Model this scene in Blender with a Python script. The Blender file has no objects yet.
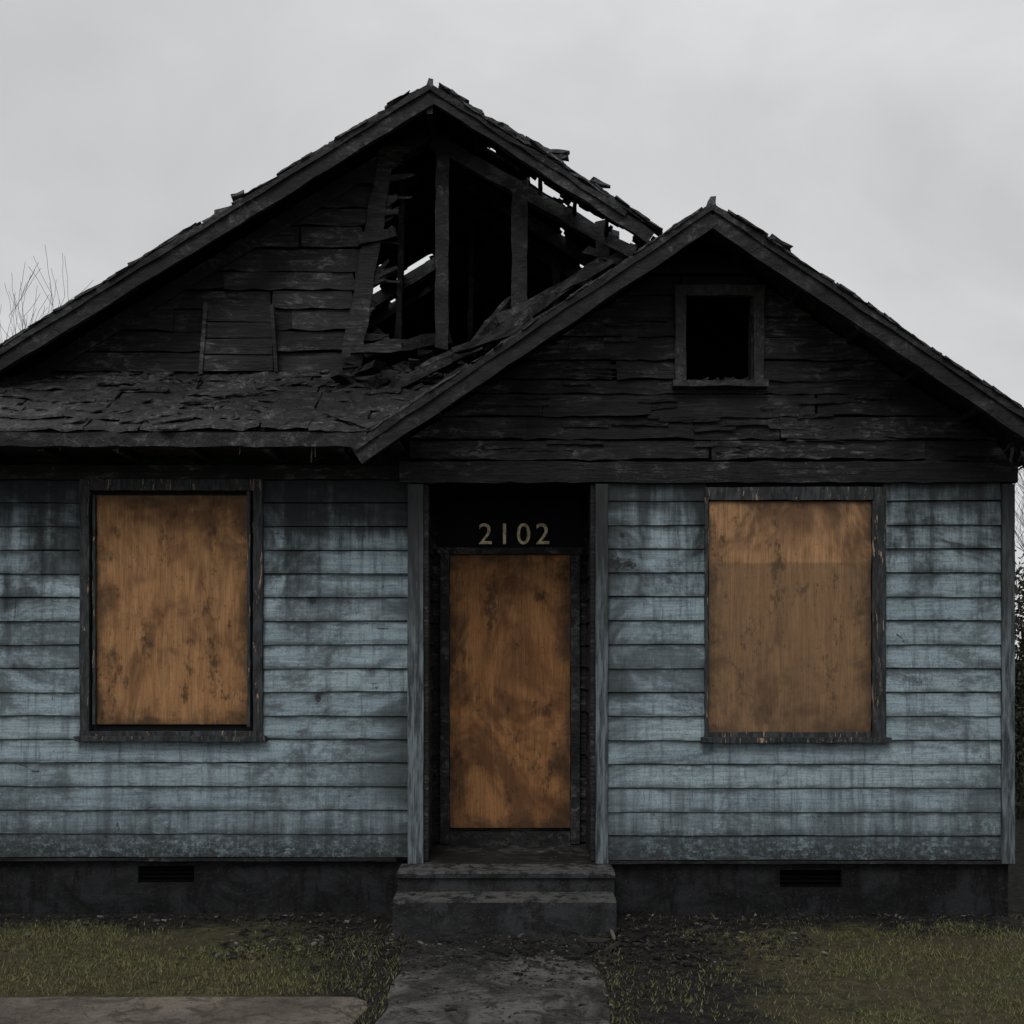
import bpy, math, random
from mathutils import Vector, Matrix, noise
random.seed(7)
R=random.uniform
D=9.0;K=1170.0;CZ=2.0;HY=655.0
def W(px,py,y):
    s=K/(D+y); return Vector(((px-512)/s,y,CZ+(HY-py)/s))
scene=bpy.context.scene
COL=scene.collection

# ---------------------------------------------------------------- materials
class NT:
    def __init__(s,name):
        s.m=bpy.data.materials.new(name); s.m.use_nodes=True
        s.t=s.m.node_tree; s.b=s.t.nodes['Principled BSDF']
        s.co=s.t.nodes.new('ShaderNodeTexCoord').outputs['Object']
    def n(s,typ,**kw):
        nd=s.t.nodes.new(typ)
        for k,v in kw.items(): setattr(nd,k,v)
        return nd
    def l(s,a,b): s.t.links.new(a,b)
    def map(s,scale,loc=(0,0,0)):
        m=s.n('ShaderNodeMapping'); m.inputs['Scale'].default_value=scale; m.inputs['Location'].default_value=loc
        s.l(s.co,m.inputs[0]); return m.outputs[0]
    def noise(s,scale,vec=None,detail=4,rough=.6,dist=0):
        nd=s.n('ShaderNodeTexNoise'); nd.inputs['Scale'].default_value=scale
        nd.inputs['Detail'].default_value=min(detail,4); nd.inputs['Roughness'].default_value=rough; nd.inputs['Distortion'].default_value=dist
        s.l(vec or s.co,nd.inputs['Vector']); return nd.outputs['Fac']
    def vor(s,scale,vec=None,feature='DISTANCE_TO_EDGE'):
        nd=s.n('ShaderNodeTexVoronoi',feature=feature); nd.inputs['Scale'].default_value=scale
        s.l(vec or s.co,nd.inputs['Vector']); return nd.outputs['Distance']
    def mr(s,f,a,b,c=0.,d=1.):
        r=s.n('ShaderNodeMapRange'); r.interpolation_type='SMOOTHSTEP'
        for i,v in enumerate((a,b,c,d)): r.inputs[i+1].default_value=v
        s.l(f,r.inputs[0]); return r.outputs[0]
    def mix(s,f,a,b,mode='MIX'):
        m=s.n('ShaderNodeMix',data_type='RGBA',blend_type=mode)
        for v,i in ((f,0),(a,6),(b,7)):
            if isinstance(v,(int,float)): m.inputs[i].default_value=v
            elif isinstance(v,tuple): m.inputs[i].default_value=v if len(v)==4 else v+(1,)
            else: s.l(v,m.inputs[i])
        return m.outputs[2]
    def math(s,op,a,b=0.):
        m=s.n('ShaderNodeMath',operation=op)
        for i,v in enumerate((a,b)):
            if isinstance(v,(int,float)): m.inputs[i].default_value=v
            else: s.l(v,m.inputs[i])
        return m.outputs[0]
    def rnd(s): return s.n('ShaderNodeNewGeometry').outputs['Random Per Island']
    def z(s):
        x=s.n('ShaderNodeSeparateXYZ'); s.l(s.co,x.inputs[0]); return x.outputs
    def done(s,col,rough=.8,bump=None,bs=.5,bd=.01,spec=.3):
        s.l(col,s.b.inputs['Base Color']) if not isinstance(col,tuple) else setattr(s.b.inputs['Base Color'],'default_value',col+(1,))
        if isinstance(rough,float): s.b.inputs['Roughness'].default_value=rough
        else: s.l(rough,s.b.inputs['Roughness'])
        s.b.inputs['Specular IOR Level'].default_value=spec
        if bump is not None:
            b=s.n('ShaderNodeBump'); b.inputs['Strength'].default_value=bs; b.inputs['Distance'].default_value=bd
            s.l(bump,b.inputs['Height']); s.l(b.outputs[0],s.b.inputs['Normal'])
        return s.m

def char(name,lo,hi,grain=(1.,1.,13),spec=.3,ash=.08,rough=.7,crack=.5,bs=.7,seed=0.):
    t=NT(name)
    g=t.noise(3.2,t.map(grain,(seed,seed,seed)),5,.72,.5)
    big=t.noise(1.3,t.map((1,1,1.5),(seed,0,seed)),3,.6,.6)
    fl=t.noise(8.,t.map((grain[0]**.5,grain[1]**.5,grain[2]**.35),(0,seed,0)),4,.78,.6)
    c=t.mix(t.mr(g,.38,.64),lo,hi)
    c=t.mix(t.mr(big,.60,.36,0,.8),c,(lo[0]*.35,lo[1]*.35,lo[2]*.35))
    r=t.rnd()
    c=t.mix(t.math('MULTIPLY',r,.65),c,(lo[0]*.5,lo[1]*.5,lo[2]*.5))
    a=t.math('MULTIPLY',t.mr(fl,.50,.66),t.mr(big,.42,.62))
    a=t.math('MULTIPLY',a,t.mr(g,.35,.58,.2,1.))
    c=t.mix(t.math('MULTIPLY',a,.9),c,(ash,ash*1.005,ash*1.03))
    h=t.math('ADD',g,t.math('MULTIPLY',fl,.9))
    if crack:
        v=t.vor(17,t.map((.55,.55,1.1)))
        c=t.mix(t.mr(v,0.,.05,crack,0.),c,(lo[0]*.3,)*3)
    return t.done(c,rough,h,bs,.016,spec)

M={}
M['char']=char('charred_siding',(.007,.007,.0075),(.036,.036,.038),ash=.130,crack=.2,bs=.85)
M['charlt']=char('charred_board_pale',(.013,.0125,.0125),(.054,.052,.052),ash=.13,crack=0,seed=3.)
M['beam']=char('charred_timber',(.008,.0078,.0075),(.030,.029,.028),(4,4,4),ash=.075,crack=.4)
M['trim']=char('sooty_trim',(.011,.0115,.0125),(.042,.043,.046),(3,3,6),crack=0,ash=.11,bs=.7)
M['roof']=char('burnt_shingle',(.006,.006,.0065),(.042,.042,.045),(4,4,4),spec=.55,ash=.17,rough=.55,crack=0,bs=1.)
M['vent']=char('vent_trim',(.020,.0205,.021),(.060,.061,.062),(6,6,6),crack=0,ash=.11,bs=.5)
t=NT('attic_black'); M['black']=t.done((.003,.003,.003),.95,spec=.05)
t=NT('groove_dark'); M['groove']=t.done((.010,.011,.012),.95,spec=.1)  # near-black backing; its colour deepens the lap shadow lines between clapboards
ROWH=(3.36-.42)/16
# blue painted siding
t=NT('blue_painted_siding')
c=t.mix(t.rnd(),(.265,.350,.390),(.345,.437,.480))
gr=t.noise(4,t.map((.8,.8,15)),4,.7,.3)
c=t.mix(t.mr(gr,.38,.70,0,.55),c,(.10,.13,.145))
blot=t.noise(.95,t.map((1,1,1.5)),4,.72,.9)
sp=t.noise(24,t.map((1,1,1.3)),4,.82)
sp2=t.noise(85,t.map((1,1,1.)),2,.7)
gm=t.math('ADD',t.math('MULTIPLY',blot,.74),t.math('MULTIPLY',sp,.26))
c=t.mix(t.mr(gm,.47,.60,0,.78),c,(.060,.072,.078))
c=t.mix(t.mr(sp2,.48,.70,0,.5),c,(.075,.095,.105))
c=t.mix(t.mr(sp2,.36,.25,0,.3),c,(.42,.49,.51))
vs=t.noise(2.4,t.map((8,8,.42)),5,.72)
c=t.mix(t.mr(vs,.49,.68,0,.50),c,(.048,.058,.064))
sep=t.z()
fr=t.math('FRACT',t.math('DIVIDE',t.math('SUBTRACT',sep[2],.42),ROWH))  # board-edge grime that also paints in the weak lap shadow lines
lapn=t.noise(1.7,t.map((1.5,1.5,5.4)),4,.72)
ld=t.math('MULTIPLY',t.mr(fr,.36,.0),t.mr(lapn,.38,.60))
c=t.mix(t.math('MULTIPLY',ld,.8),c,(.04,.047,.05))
lu=t.math('MULTIPLY',t.mr(fr,.62,1.),t.mr(lapn,.60,.40))
c=t.mix(t.math('MULTIPLY',lu,.85),c,(.042,.050,.054))
# soot from the fire: densest under the eaves with runs hanging down
runs=t.noise(1.5,t.map((5.5,5.5,.22)),4,.72)
nz3=t.math('MULTIPLY',t.math('SUBTRACT',t.math('ADD',t.math('MULTIPLY',blot,.45),t.math('MULTIPLY',runs,.55)),.5),4.2)
zz=t.math('ADD',sep[2],nz3)
c=t.mix(t.mr(zz,2.30,3.45,0,.92),c,(.017,.020,.022))
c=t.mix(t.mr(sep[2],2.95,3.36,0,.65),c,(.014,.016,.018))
c=t.mix(t.mr(zz,1.15,.1,0,.80),c,(.040,.047,.051))
c=t.mix(t.math('MULTIPLY',t.mr(sep[2],.80,.42),t.mr(sp,.33,.58)),c,(.026,.031,.033))
# smoke that rolled out of the doorway and round the corners
xd=t.math('ABSOLUTE',t.math('ADD',sep[0],.03))
dm=t.math('ADD',xd,t.math('MULTIPLY',t.math('SUBTRACT',sp,.5),.7))
c=t.mix(t.math('MULTIPLY',t.mr(dm,1.15,.75,0,.7),t.mr(blot,.40,.56)),c,(.030,.035,.037))
sc=t.noise(5,t.map((.8,.8,1.5)),4,.82,1.2)
c=t.mix(t.mr(sc,.64,.70,0,.85),c,(.020,.022,.024))
for px,py,r in ((615,563,.075),(628,565,.07),(622,535,.03),(312,601,.05),(318,698,.05)):
    p=W(px,py,0 if px>410 else .12)
    vd=t.n('ShaderNodeVectorMath',operation='DISTANCE'); t.l(t.co,vd.inputs[0]); vd.inputs[1].default_value=tuple(p)
    dd=t.math('ADD',vd.outputs['Value'],t.math('MULTIPLY',t.math('SUBTRACT',sp,.5),r*3.2))
    c=t.mix(t.mr(dd,r,r*.35,0,.88),c,(.012,.012,.013))
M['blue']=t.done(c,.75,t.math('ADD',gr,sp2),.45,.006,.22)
t=NT('weathered_post_paint')
g=t.noise(4,t.map((9,9,.8)),5,.7)
c=t.mix(t.mr(g,.38,.66),(.032,.038,.042),(.15,.18,.195))
sep=t.z(); zz=t.math('ADD',sep[2],t.math('MULTIPLY',t.math('SUBTRACT',t.noise(3),.5),1.6))
c=t.mix(t.mr(zz,1.7,3.1,0,.9),c,(.020,.021,.022))
M['post']=t.done(c,.75,g,.5,.006)
t=NT('burnt_window_frame')
g=t.noise(5,t.map((6,6,1.2)),4,.7)
c=t.mix(t.mr(g,.35,.7),(.011,.012,.013),(.050,.054,.058))
ch=t.noise(5.,t.map((6,6,.8)),4,.78,.8)
c=t.mix(t.mr(ch,.605,.64,0,.85),c,(.34,.25,.17))
M['frame']=t.done(c,.75,g,.6,.008)
def ply(name,a,b,seed,line=None,r=None):
    t=NT(name)
    L=(seed*3.1,seed*1.7,seed*2.3)
    g=t.noise(2.6,t.map((6,1,.5),L),5,.68,1.0)
    c=t.mix(t.mr(g,.34,.66),a,b)
    fine=t.noise(9,t.map((15,1,.5),L),4,.75)
    c=t.mix(t.mr(fine,.42,.70,0,.6),c,(a[0]*.36,a[1]*.34,a[2]*.36))
    c=t.mix(t.mr(fine,.40,.28,0,.3),c,(b[0]*1.2,b[1]*1.25,b[2]*1.3))
    bl=t.noise(1.5,t.map((1,1,.7),L),4,.74,.6)
    c=t.mix(t.mr(bl,.44,.64,0,.80),c,(a[0]*.30,a[1]*.29,a[2]*.34))
    st=t.noise(4.,t.map((1.2,1,.7),L),4,.8,.1)
    c=t.mix(t.mr(st,.55,.67,0,.70),c,(.032,.021,.013))
    spk=t.noise(30,None,3,.8)
    c=t.mix(t.mr(spk,.58,.70,0,.5),c,(.05,.031,.018))
    sep=t.z()
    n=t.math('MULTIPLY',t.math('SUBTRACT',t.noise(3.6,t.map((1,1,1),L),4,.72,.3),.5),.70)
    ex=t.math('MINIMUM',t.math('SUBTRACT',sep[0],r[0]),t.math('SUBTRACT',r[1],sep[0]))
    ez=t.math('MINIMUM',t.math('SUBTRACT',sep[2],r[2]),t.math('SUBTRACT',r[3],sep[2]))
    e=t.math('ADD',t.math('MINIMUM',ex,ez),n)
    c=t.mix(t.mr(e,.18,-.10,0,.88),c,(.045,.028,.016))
    if line is not None:
        zz=t.math('ADD',sep[2],t.math('MULTIPLY',t.noise(3),.05))
        c=t.mix(t.mr(zz,line+.03,line,0,.50),c,(.085,.060,.038))
    return t.done(c,.72,fine,.35,.003,.2)
def rect(px0,px1,py0,py1,y):
    a=W(px0,py0,y); b=W(px1,py1,y); return a.x,b.x,b.z,a.z
YL=.12; PY=.85
LW=rect(82,264,480,737,YL); RW=rect(704,884,488,738,0)
LB=rect(98,249,496,724,YL); RB=rect(708,870,502,734,0)
VW=rect(685,752,298,380,0)
DR=rect(450,570,555,827,PY)
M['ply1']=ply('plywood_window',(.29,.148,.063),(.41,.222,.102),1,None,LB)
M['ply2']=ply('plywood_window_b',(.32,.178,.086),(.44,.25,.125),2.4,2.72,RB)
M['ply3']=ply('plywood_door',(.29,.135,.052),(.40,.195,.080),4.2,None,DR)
t=NT('number_paint'); M['num']=t.done(t.mix(t.mr(t.noise(24),.35,.6),(.42,.35,.20),(.88,.76,.48)),.45)
t=NT('foundation_concrete')
n1=t.noise(2.4,t.map((1,1,1.6)),4,.75,.5); n2=t.noise(45,None,3,.7); n3=t.noise(5,t.map((3,3,.6)),4,.7)
c=t.mix(t.mr(n1,.38,.66),(.005,.0055,.006),(.020,.021,.023))
c=t.mix(t.mr(n3,.48,.66,0,.8),c,(.003,.003,.004))
c=t.mix(t.mr(n2,.55,.72,0,.5),c,(.045,.045,.047))
M['found']=t.done(c,.9,t.math('ADD',n1,n2),.7,.012,.2)
t=NT('step_concrete')
n1=t.noise(3,None,4,.75,.5); n2=t.noise(60,None,3,.7); n3=t.noise(9,None,4,.78)
c=t.mix(t.mr(n1,.36,.64),(.008,.0085,.0095),(.030,.032,.034))
c=t.mix(t.mr(n3,.50,.62,0,.8),c,(.005,.005,.006))
c=t.mix(t.mr(n2,.55,.72,0,.5),c,(.08,.078,.073))
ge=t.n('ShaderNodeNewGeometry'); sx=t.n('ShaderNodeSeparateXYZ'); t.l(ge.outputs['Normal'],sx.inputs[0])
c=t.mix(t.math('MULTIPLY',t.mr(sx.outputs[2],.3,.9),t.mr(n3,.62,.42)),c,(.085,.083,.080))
M['step']=t.done(c,.85,t.math('ADD',n3,n2),.7,.008,.3)

# ---------------------------------------------------------------- mesh builder
class MB:
    def __init__(s): s.v=[];s.f=[]
    def hexa(s,p):
        b=len(s.v); s.v+= [tuple(q) for q in p]
        for f in ((0,3,2,1),(4,5,6,7),(0,1,5,4),(1,2,6,5),(2,3,7,6),(3,0,4,7)): s.f.append(tuple(b+i for i in f))
    def box(s,x0,x1,y0,y1,z0,z1,j=0):
        s.hexa([Vector((x+R(-j,j),y+R(-j,j),z+R(-j,j))) for (x,y,z) in ((x0,y0,z0),(x1,y0,z0),(x1,y1,z0),(x0,y1,z0),(x0,y0,z1),(x1,y0,z1),(x1,y1,z1),(x0,y1,z1))])
    def rings(s,rings):
        b=len(s.v);n=len(rings[0])
        for r in rings: s.v+=[tuple(q) for q in r]
        for i in range(len(rings)-1):
            for k in range(n):
                a=b+i*n+k; c=b+i*n+(k+1)%n
                s.f.append((a,c,c+n,a+n))
        s.f.append(tuple(b+k for k in reversed(range(n)))); e=b+(len(rings)-1)*n
        s.f.append(tuple(e+k for k in range(n)))
    def beam(s,p,q,w,h,up=Vector((0,0,1)),j=.004,seg=.25,taper=1.,jag=0.):
        p=Vector(p);q=Vector(q);d=(q-p);L=d.length
        if L<1e-4:return
        d/=L; side=d.cross(up)
        if side.length<1e-3: side=Vector((1,0,0))
        side.normalize(); u=side.cross(d); n=max(1,int(L/seg)); rs=[]
        for i in range(n+1):
            f=i/n; c=p+d*L*f; k=1+(taper-1)*f; r=[]
            for a,b in ((-1,-1),(1,-1),(1,1),(-1,1)):
                e=R(-jag,jag) if i in(0,n) else 0
                r.append(c+side*(a*w/2*k+R(-j,j))+u*(b*h/2*k+R(-j,j))+d*e)
            rs.append(r)
        s.rings(rs)
    def lap(s,x0,x1,xt0,xt1,z0,z1,y,j=.0015,gap=.009,proud=.022,jag=0,tilt=0,seg=.3):
        L=max(x1-x0,xt1-xt0)
        if L<.03:return
        n=max(1,int(L/seg)); rs=[]; zb=z0+gap; zt=z1+.004
        for i in range(n+1):
            f=i/n; e=R(-jag,jag) if i in(0,n) else 0
            xb=x0+(x1-x0)*f+e; xt=xt0+(xt1-xt0)*f+e+(R(-jag,jag)*.6 if i in(0,n) else 0)
            dz=R(-j,j)+tilt*(f-.5); dy=R(-j,j)
            rs.append([Vector((xb,y-proud+dy,zb+dz)),Vector((xb,y-.002,zb+dz)),Vector((xt,y-.002,zt)),Vector((xt,y-.007+dy*.5,zt))])
        s.rings(rs)
    def obj(s,name,mat,parent=None,bevel=0,xf=None):
        me=bpy.data.meshes.new(name); me.from_pydata(s.v,[],s.f)
        if xf is not None: me.transform(xf)
        me.validate(); me.update()
        me.materials.append(mat)
        o=bpy.data.objects.new(name,me); COL.objects.link(o)
        if parent: o.parent=parent
        if bevel:
            b=o.modifiers.new('Bevel','BEVEL'); b.width=bevel; b.segments=2; b.limit_method='ANGLE'
        import bmesh
        bm=bmesh.new(); bm.from_mesh(me); bmesh.ops.recalc_face_normals(bm,faces=bm.faces); bm.to_mesh(me); bm.free()
        return o

house=bpy.data.objects.new('burnt_house',None); COL.objects.link(house)

XL,XR=-4.95,3.84; BACK=9.0
MX,MZ,MS=-.65,6.50,.617
MSR=.648
YG=.70; YR=.25
WX,WZ,WS=1.453,5.27,.672
YW=-.50
def wz(x): return WZ-WS*abs(x-WX)
def mz(x): return MZ-(MS*(MX-x) if x<MX else MSR*(x-MX))

# ---------------------------------------------------------------- backing walls
mb=MB()
def wall_with_hole(x0,x1,z0,z1,h,y0,y1):
    a,b,c,d=h
    mb.box(x0,a,y0,y1,z0,z1); mb.box(b,x1,y0,y1,z0,z1)
    mb.box(a,b,y0,y1,z0,c); mb.box(a,b,y0,y1,d,z1)
wall_with_hole(XL,-.80,.40,3.9,(LB[0]+.01,LB[1]-.01,LB[2]+.01,LB[3]-.01),YL,YL+.12)
wall_with_hole(.64,XR,.40,3.34,(RB[0]+.01,RB[1]-.01,RB[2]+.01,RB[3]-.01),0.0,.12)
mb.box(-.80,-.679,.0,.12,.40,3.34)
mb.box(XL,XL+.1,YL+.12,BACK,.4,3.9); mb.box(XR-.1,XR,.12,BACK,.4,3.7); mb.box(XL+.1,XR-.1,BACK-.1,BACK,.4,4.0)
mb.obj('wall_sheathing',M['groove'],house)
mb=MB()
def slab(xs,y0,y1,zb,ztop):
    for a,b in zip(xs[:-1],xs[1:]):
        za,zb_=ztop(a),ztop(b)
        lo=zb
        mb.hexa([Vector(p) for p in ((a,y0,lo),(b,y0,lo),(b,y1,lo),(a,y1,lo),(a,y0,za),(b,y0,zb_),(b,y1,zb_),(a,y1,za))])
tw=lambda x:wz(x)-.10
slab([-.8,VW[0]],0,.1,3.345,tw); slab([VW[1],XR],0,.1,3.345,tw)
slab([VW[0],VW[1]],0,.1,3.345,lambda x:VW[2])
slab([VW[0],WX,VW[1]],0,.1,VW[3],tw)
tm=lambda x:mz(x)-.10
slab([XL-.2,-3,-2,-1.35],YG,YG+.08,4.05,tm)
# gable wall continued: dark partition added so the wing's attic window stays black
slab([.25,WX,XR-.1],YG+.30,YG+.36,4.0,lambda x:wz(x)-.12)
slab([XL,MX,WX,XR],BACK-.1,BACK,4.0,lambda x: tm(x) if x<=WX else tw(x)-.02)
mb.obj('gable_sheathing',M['black'],house)

mb=MB()
mb.box(XL+.1,XR-.1,.13,BACK-.12,3.93,3.99)
mb.obj('attic_floor',M['black'],house)
mb=MB()
ox0,ox1=-.677,.638
mb.box(ox0-.1,ox0,.125,PY+.1,.40,3.34); mb.box(ox1,ox1+.1,.125,PY+.1,.40,3.34)
mb.box(ox0,ox1,PY+.02,PY+.1,.40,3.34); mb.box(ox0-.1,ox1+.1,.12,PY+.1,3.345,3.4)
mb.obj('porch_recess',M['groove'],house)
mb=MB()
for i in range(16):
    z0=.42+i*ROWH; z1=z0+ROWH
    mb.lap(ox0,ox1,ox0,ox1,z0,z1,PY+.018,j=.002)
mb.obj('porch_back_siding',M['char'],house)
mb=MB()
for i in range(16):
    z0=.42+i*ROWH; z1=z0+ROWH
    mb.hexa([Vector(p) for p in ((ox0,.02,z0+.01),(ox0+.02,.02,z0+.01),(ox0+.02,PY,z0+.01),(ox0,PY,z0+.01),(ox0,.02,z1),(ox0+.006,.02,z1),(ox0+.006,PY,z1),(ox0,PY,z1))])
    mb.hexa([Vector(p) for p in ((ox1-.02,.02,z0+.01),(ox1,.02,z0+.01),(ox1,PY,z0+.01),(ox1-.02,PY,z0+.01),(ox1-.006,.02,z1),(ox1,.02,z1),(ox1,PY,z1),(ox1-.006,PY,z1))])
mb.obj('porch_side_siding',M['trim'],house)

# ---------------------------------------------------------------- painted siding
mb=MB()
for i in range(16):
    z0=.42+i*ROWH; z1=z0+ROWH
    def segs(x0,x1,h,y):
        a,b,c,d=h
        if z0>=d-.02 or z1<=c+.02: runs=[(x0,x1)]
        else: runs=[(x0,a+.01),(b-.01,x1)]
        for p,q in runs:
            kw=dict(j=.003,gap=R(.007,.012),proud=R(.020,.025),tilt=R(-.004,.004))
            if q-p>1.6 and random.random()<.35:
                m=R(p+.5,q-.5); mb.lap(p,m-.001,p,m-.001,z0,z1,y,**kw); mb.lap(m+.001,q,m+.001,q,z0,z1,y,**kw)
            else: mb.lap(p,q,p,q,z0,z1,y,**kw)
    segs(XL,-.803,LW,YL); segs(.738,3.752,RW,0)
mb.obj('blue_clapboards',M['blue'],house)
ms=MB()
for i in range(17):
    z0=.42+i*ROWH
    ms.lap(.0,BACK,.0,BACK,z0,z0+ROWH,-XR-.0,seg=.6)
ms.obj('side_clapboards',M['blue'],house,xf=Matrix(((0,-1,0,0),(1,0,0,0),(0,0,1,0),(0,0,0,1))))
mb=MB()
for a,b in ((-.80,-.679),(.640,.736),(3.754,XR+.012)):
    mb.beam(((a+b)/2,-.018,.40),((a+b)/2,-.018,3.31),b-a,.05,Vector((0,1,0)),j=.0025,seg=.2)
mb.obj('corner_posts',M['post'],house,bevel=.004)
mb=MB()
mb.box(ox0+.002,ox0+.035,-.02,.12,.42,3.31,.001); mb.box(ox1-.035,ox1-.002,-.02,.12,.42,3.31,.001)
mb.beam((-.86,-.03,3.40),(3.87,-.03,3.40),.05,.16,j=.007,seg=.12)
mb.beam((XL,YL-.03,3.42),(-.80,YL-.03,3.42),.04,.11,j=.006,seg=.15)
mb.obj('frieze_boards',M['char'],house)

mb=MB()
for i in range(2):
    z0=3.48+i*ROWH; mb.lap(XL,-.803,XL,-.803,z0,z0+ROWH,YL,j=.005)
z=3.485
def gx(z): return (WZ-.10-z)/WS
while z<WZ-.25:
    z1=z+ROWH*R(.80,1.0)
    if abs(z1-VW[2])<.06: z1=VW[2]-.01
    hb,ht=gx(z),max(gx(z1),.02)
    x0,x1=max(-.8,WX-hb),min(XR,WX+hb); t0,t1=max(-.8,WX-ht),min(XR,WX+ht)
    runs=[(x0,x1,t0,t1)]
    if z<VW[3]+.02 and z1>VW[2]-.02: 
        runs=[(x0,VW[0]-.02,t0,VW[0]-.02),(VW[1]+.02,x1,VW[1]+.02,t1)]
        if z<VW[2]-.04: mb.lap(VW[0]-.02,VW[1]+.02,VW[0]-.02,VW[1]+.02,z,VW[2]-.02,0,j=.005,seg=.14)
        if z1>VW[3]+.09: mb.lap(VW[0]-.02,VW[1]+.02,VW[0]-.02,VW[1]+.02,max(z,VW[3]+.06),z1,0,j=.005,seg=.14)
    for a,b,c,d in runs:
        cuts=[a]; x=a
        while True:
            x+=R(.4,1.5)
            if x>b-.4: break
            if x>max(a,c)+.1 and x<min(b,d)-.1: cuts.append(x)
        cuts.append(b)
        for k in range(len(cuts)-1):
            p,q=cuts[k],cuts[k+1]
            tp=c if k==0 else p; tq=d if k==len(cuts)-2 else q
            mb.lap(p+.003,q-.003,tp+.003,tq-.003,z,z1,R(-.014,.0),j=.010,gap=R(.002,.020),jag=.018,tilt=R(-.018,.018),seg=.11,proud=R(.016,.040))
    z=z1
mb.obj('charred_gable_siding',M['char'],house)
mb=MB()
for i in range(90):
    x=R(-.6,3.6); zz=R(3.52,5.0); l=R(.1,.55)
    if zz>min(wz(x),wz(x+l))-.22 or (x<VW[1]+.12 and x+l>VW[0]-.12 and VW[2]-.12<zz<VW[3]+.12): continue
    mb.beam((x,-.034,zz),(x+l,-.034+R(-.006,.006),zz+R(-.012,.012)),.012,R(.010,.05),j=.006,seg=.05,jag=.02,taper=R(.4,1))
mb.obj('blistered_slivers',M['char'],house)
mb=MB(); ml=MB()
z=4.18
while z<6.25:
    z1=z+ROWH*R(.80,1.05)
    p=W(352+(388-352)*max(0,min(1,(z-4.35)/1.7)),300,YG).x
    xe=p+R(-.10,.05)
    hl=(MZ-.1-z)/MS; tl=(MZ-.1-z1)/MS
    x0=max(-5.2,MX-hl); xt=max(-5.2,MX-tl)
    if z>5.65: xe=min(xe,MX-.05)
    if x0<xe-.1:
        cuts=[x0];x=x0
        while True:
            x+=R(.5,1.5)
            if x>xe-.3: break
            if x>xt+.1: cuts.append(x)
        cuts.append(xe)
        for k in range(len(cuts)-1):
            a,b=cuts[k],cuts[k+1]; c=xt if k==0 else a
            if b-a<.05 or c>b: continue
            mid=(a+b)/2; tgt=ml if (mid>W(270,300,YG).x and z<5.5 and random.random()<.75) else mb
            tgt.lap(a+.003,b-.003,c+.003,b-.003+(R(-.05,.03) if k==len(cuts)-2 else 0),z,z1,YG-R(.0,.015),j=.010,gap=R(.002,.020),jag=.016,tilt=R(-.018,.018),seg=.11,proud=R(.018,.040))
    z=z1
mb.obj('main_gable_siding',M['char'],house); ml.obj('main_gable_siding_pale',M['charlt'],house)
mb=MB()
a=W(203,372,YG-.06); b=W(273,306,YG-.06)
for k in range(4):
    z0=a.z+(b.z-a.z)*k/4; z1=a.z+(b.z-a.z)*(k+1)/4
    mb.box(a.x,b.x,YG-.085,YG-.055,z0+.004,z1-.004,.006)
mb.beam(W(201,374,YG-.09),W(206,303,YG-.09),.03,.03,Vector((0,1,0)))
mb.beam(W(276,372,YG-.09),W(272,305,YG-.09),.03,.03,Vector((0,1,0)))
mb.beam(W(352,356,YG-.07),W(389,140,YG-.05),.03,.17,Vector((1,0,0)),j=.014,seg=.13,taper=.75,jag=.08)
mb.beam(W(358,240,YG-.08),W(396,232,YG-.08),.03,.09,Vector((0,0,1)),j=.010,seg=.06,jag=.03)
mb.beam(W(350,350,YG-.10),W(400,348,YG-.12),.04,.07,j=.014,seg=.08,jag=.04)
for i in range(26):
    f=R(0,1); px=352+36*f; py=352-205*f; l=R(.06,.28)
    c=W(px+R(-6,6),py,YG-.04); a=R(-.5,.9); mb.beam(c,c+Vector((math.cos(a)*l,R(-.03,.05),math.sin(a)*l*.8)),.02,R(.02,.07),Vector((0,0,1)),j=.008,seg=.06,jag=.02,taper=R(.2,.7))
mb.obj('loose_gable_boards',M['charlt'],house)

# ---------------------------------------------------------------- roofs
def nz(x,y,s=1.0): return noise.noise(Vector((x*s,y*s,3.3)))
def slope_pt(px,py,left):
    ax=(px-512)/K; az=(HY-py)/K
    if left: d=(MZ+MS*(-MX)-CZ)/(az-MS*ax)
    else: d=(MZ+MSR*MX-CZ)/(az+MSR*ax)
    return ax*d,d-D
HL=[];HR=[]
for px,py,rx,ry in ((380,288,.14,.4),(378,268,.09,.22),(421,262,.15,.38),(404,270,.07,.15),(392,300,.09,.2),(372,300,.08,.2)):
    x,y=slope_pt(px,py,True); HL.append((x,y,rx,ry))
for px,py,rx,ry in ((588,262,.08,.2),(563,230,.04,.12)):
    x,y=slope_pt(px,py,False); HR.append((x,y,rx,ry))
HR+=[(.36,.66,.22,.13),(.62,.66,.2,.15),(.88,.62,.24,.2),(.08,.62,.12,.06),(1.15,.6,.2,.2),(-.12,.6,.07,.05)]
def inhole(x,y,H):
    for hx,hy,rx,ry in H:
        d=((x-hx)/rx)**2+((y-hy)/ry)**2
        if d<1+2.0*nz(x*9,y*9)+.6*nz(x*25,y*25): return True
    return False
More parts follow.
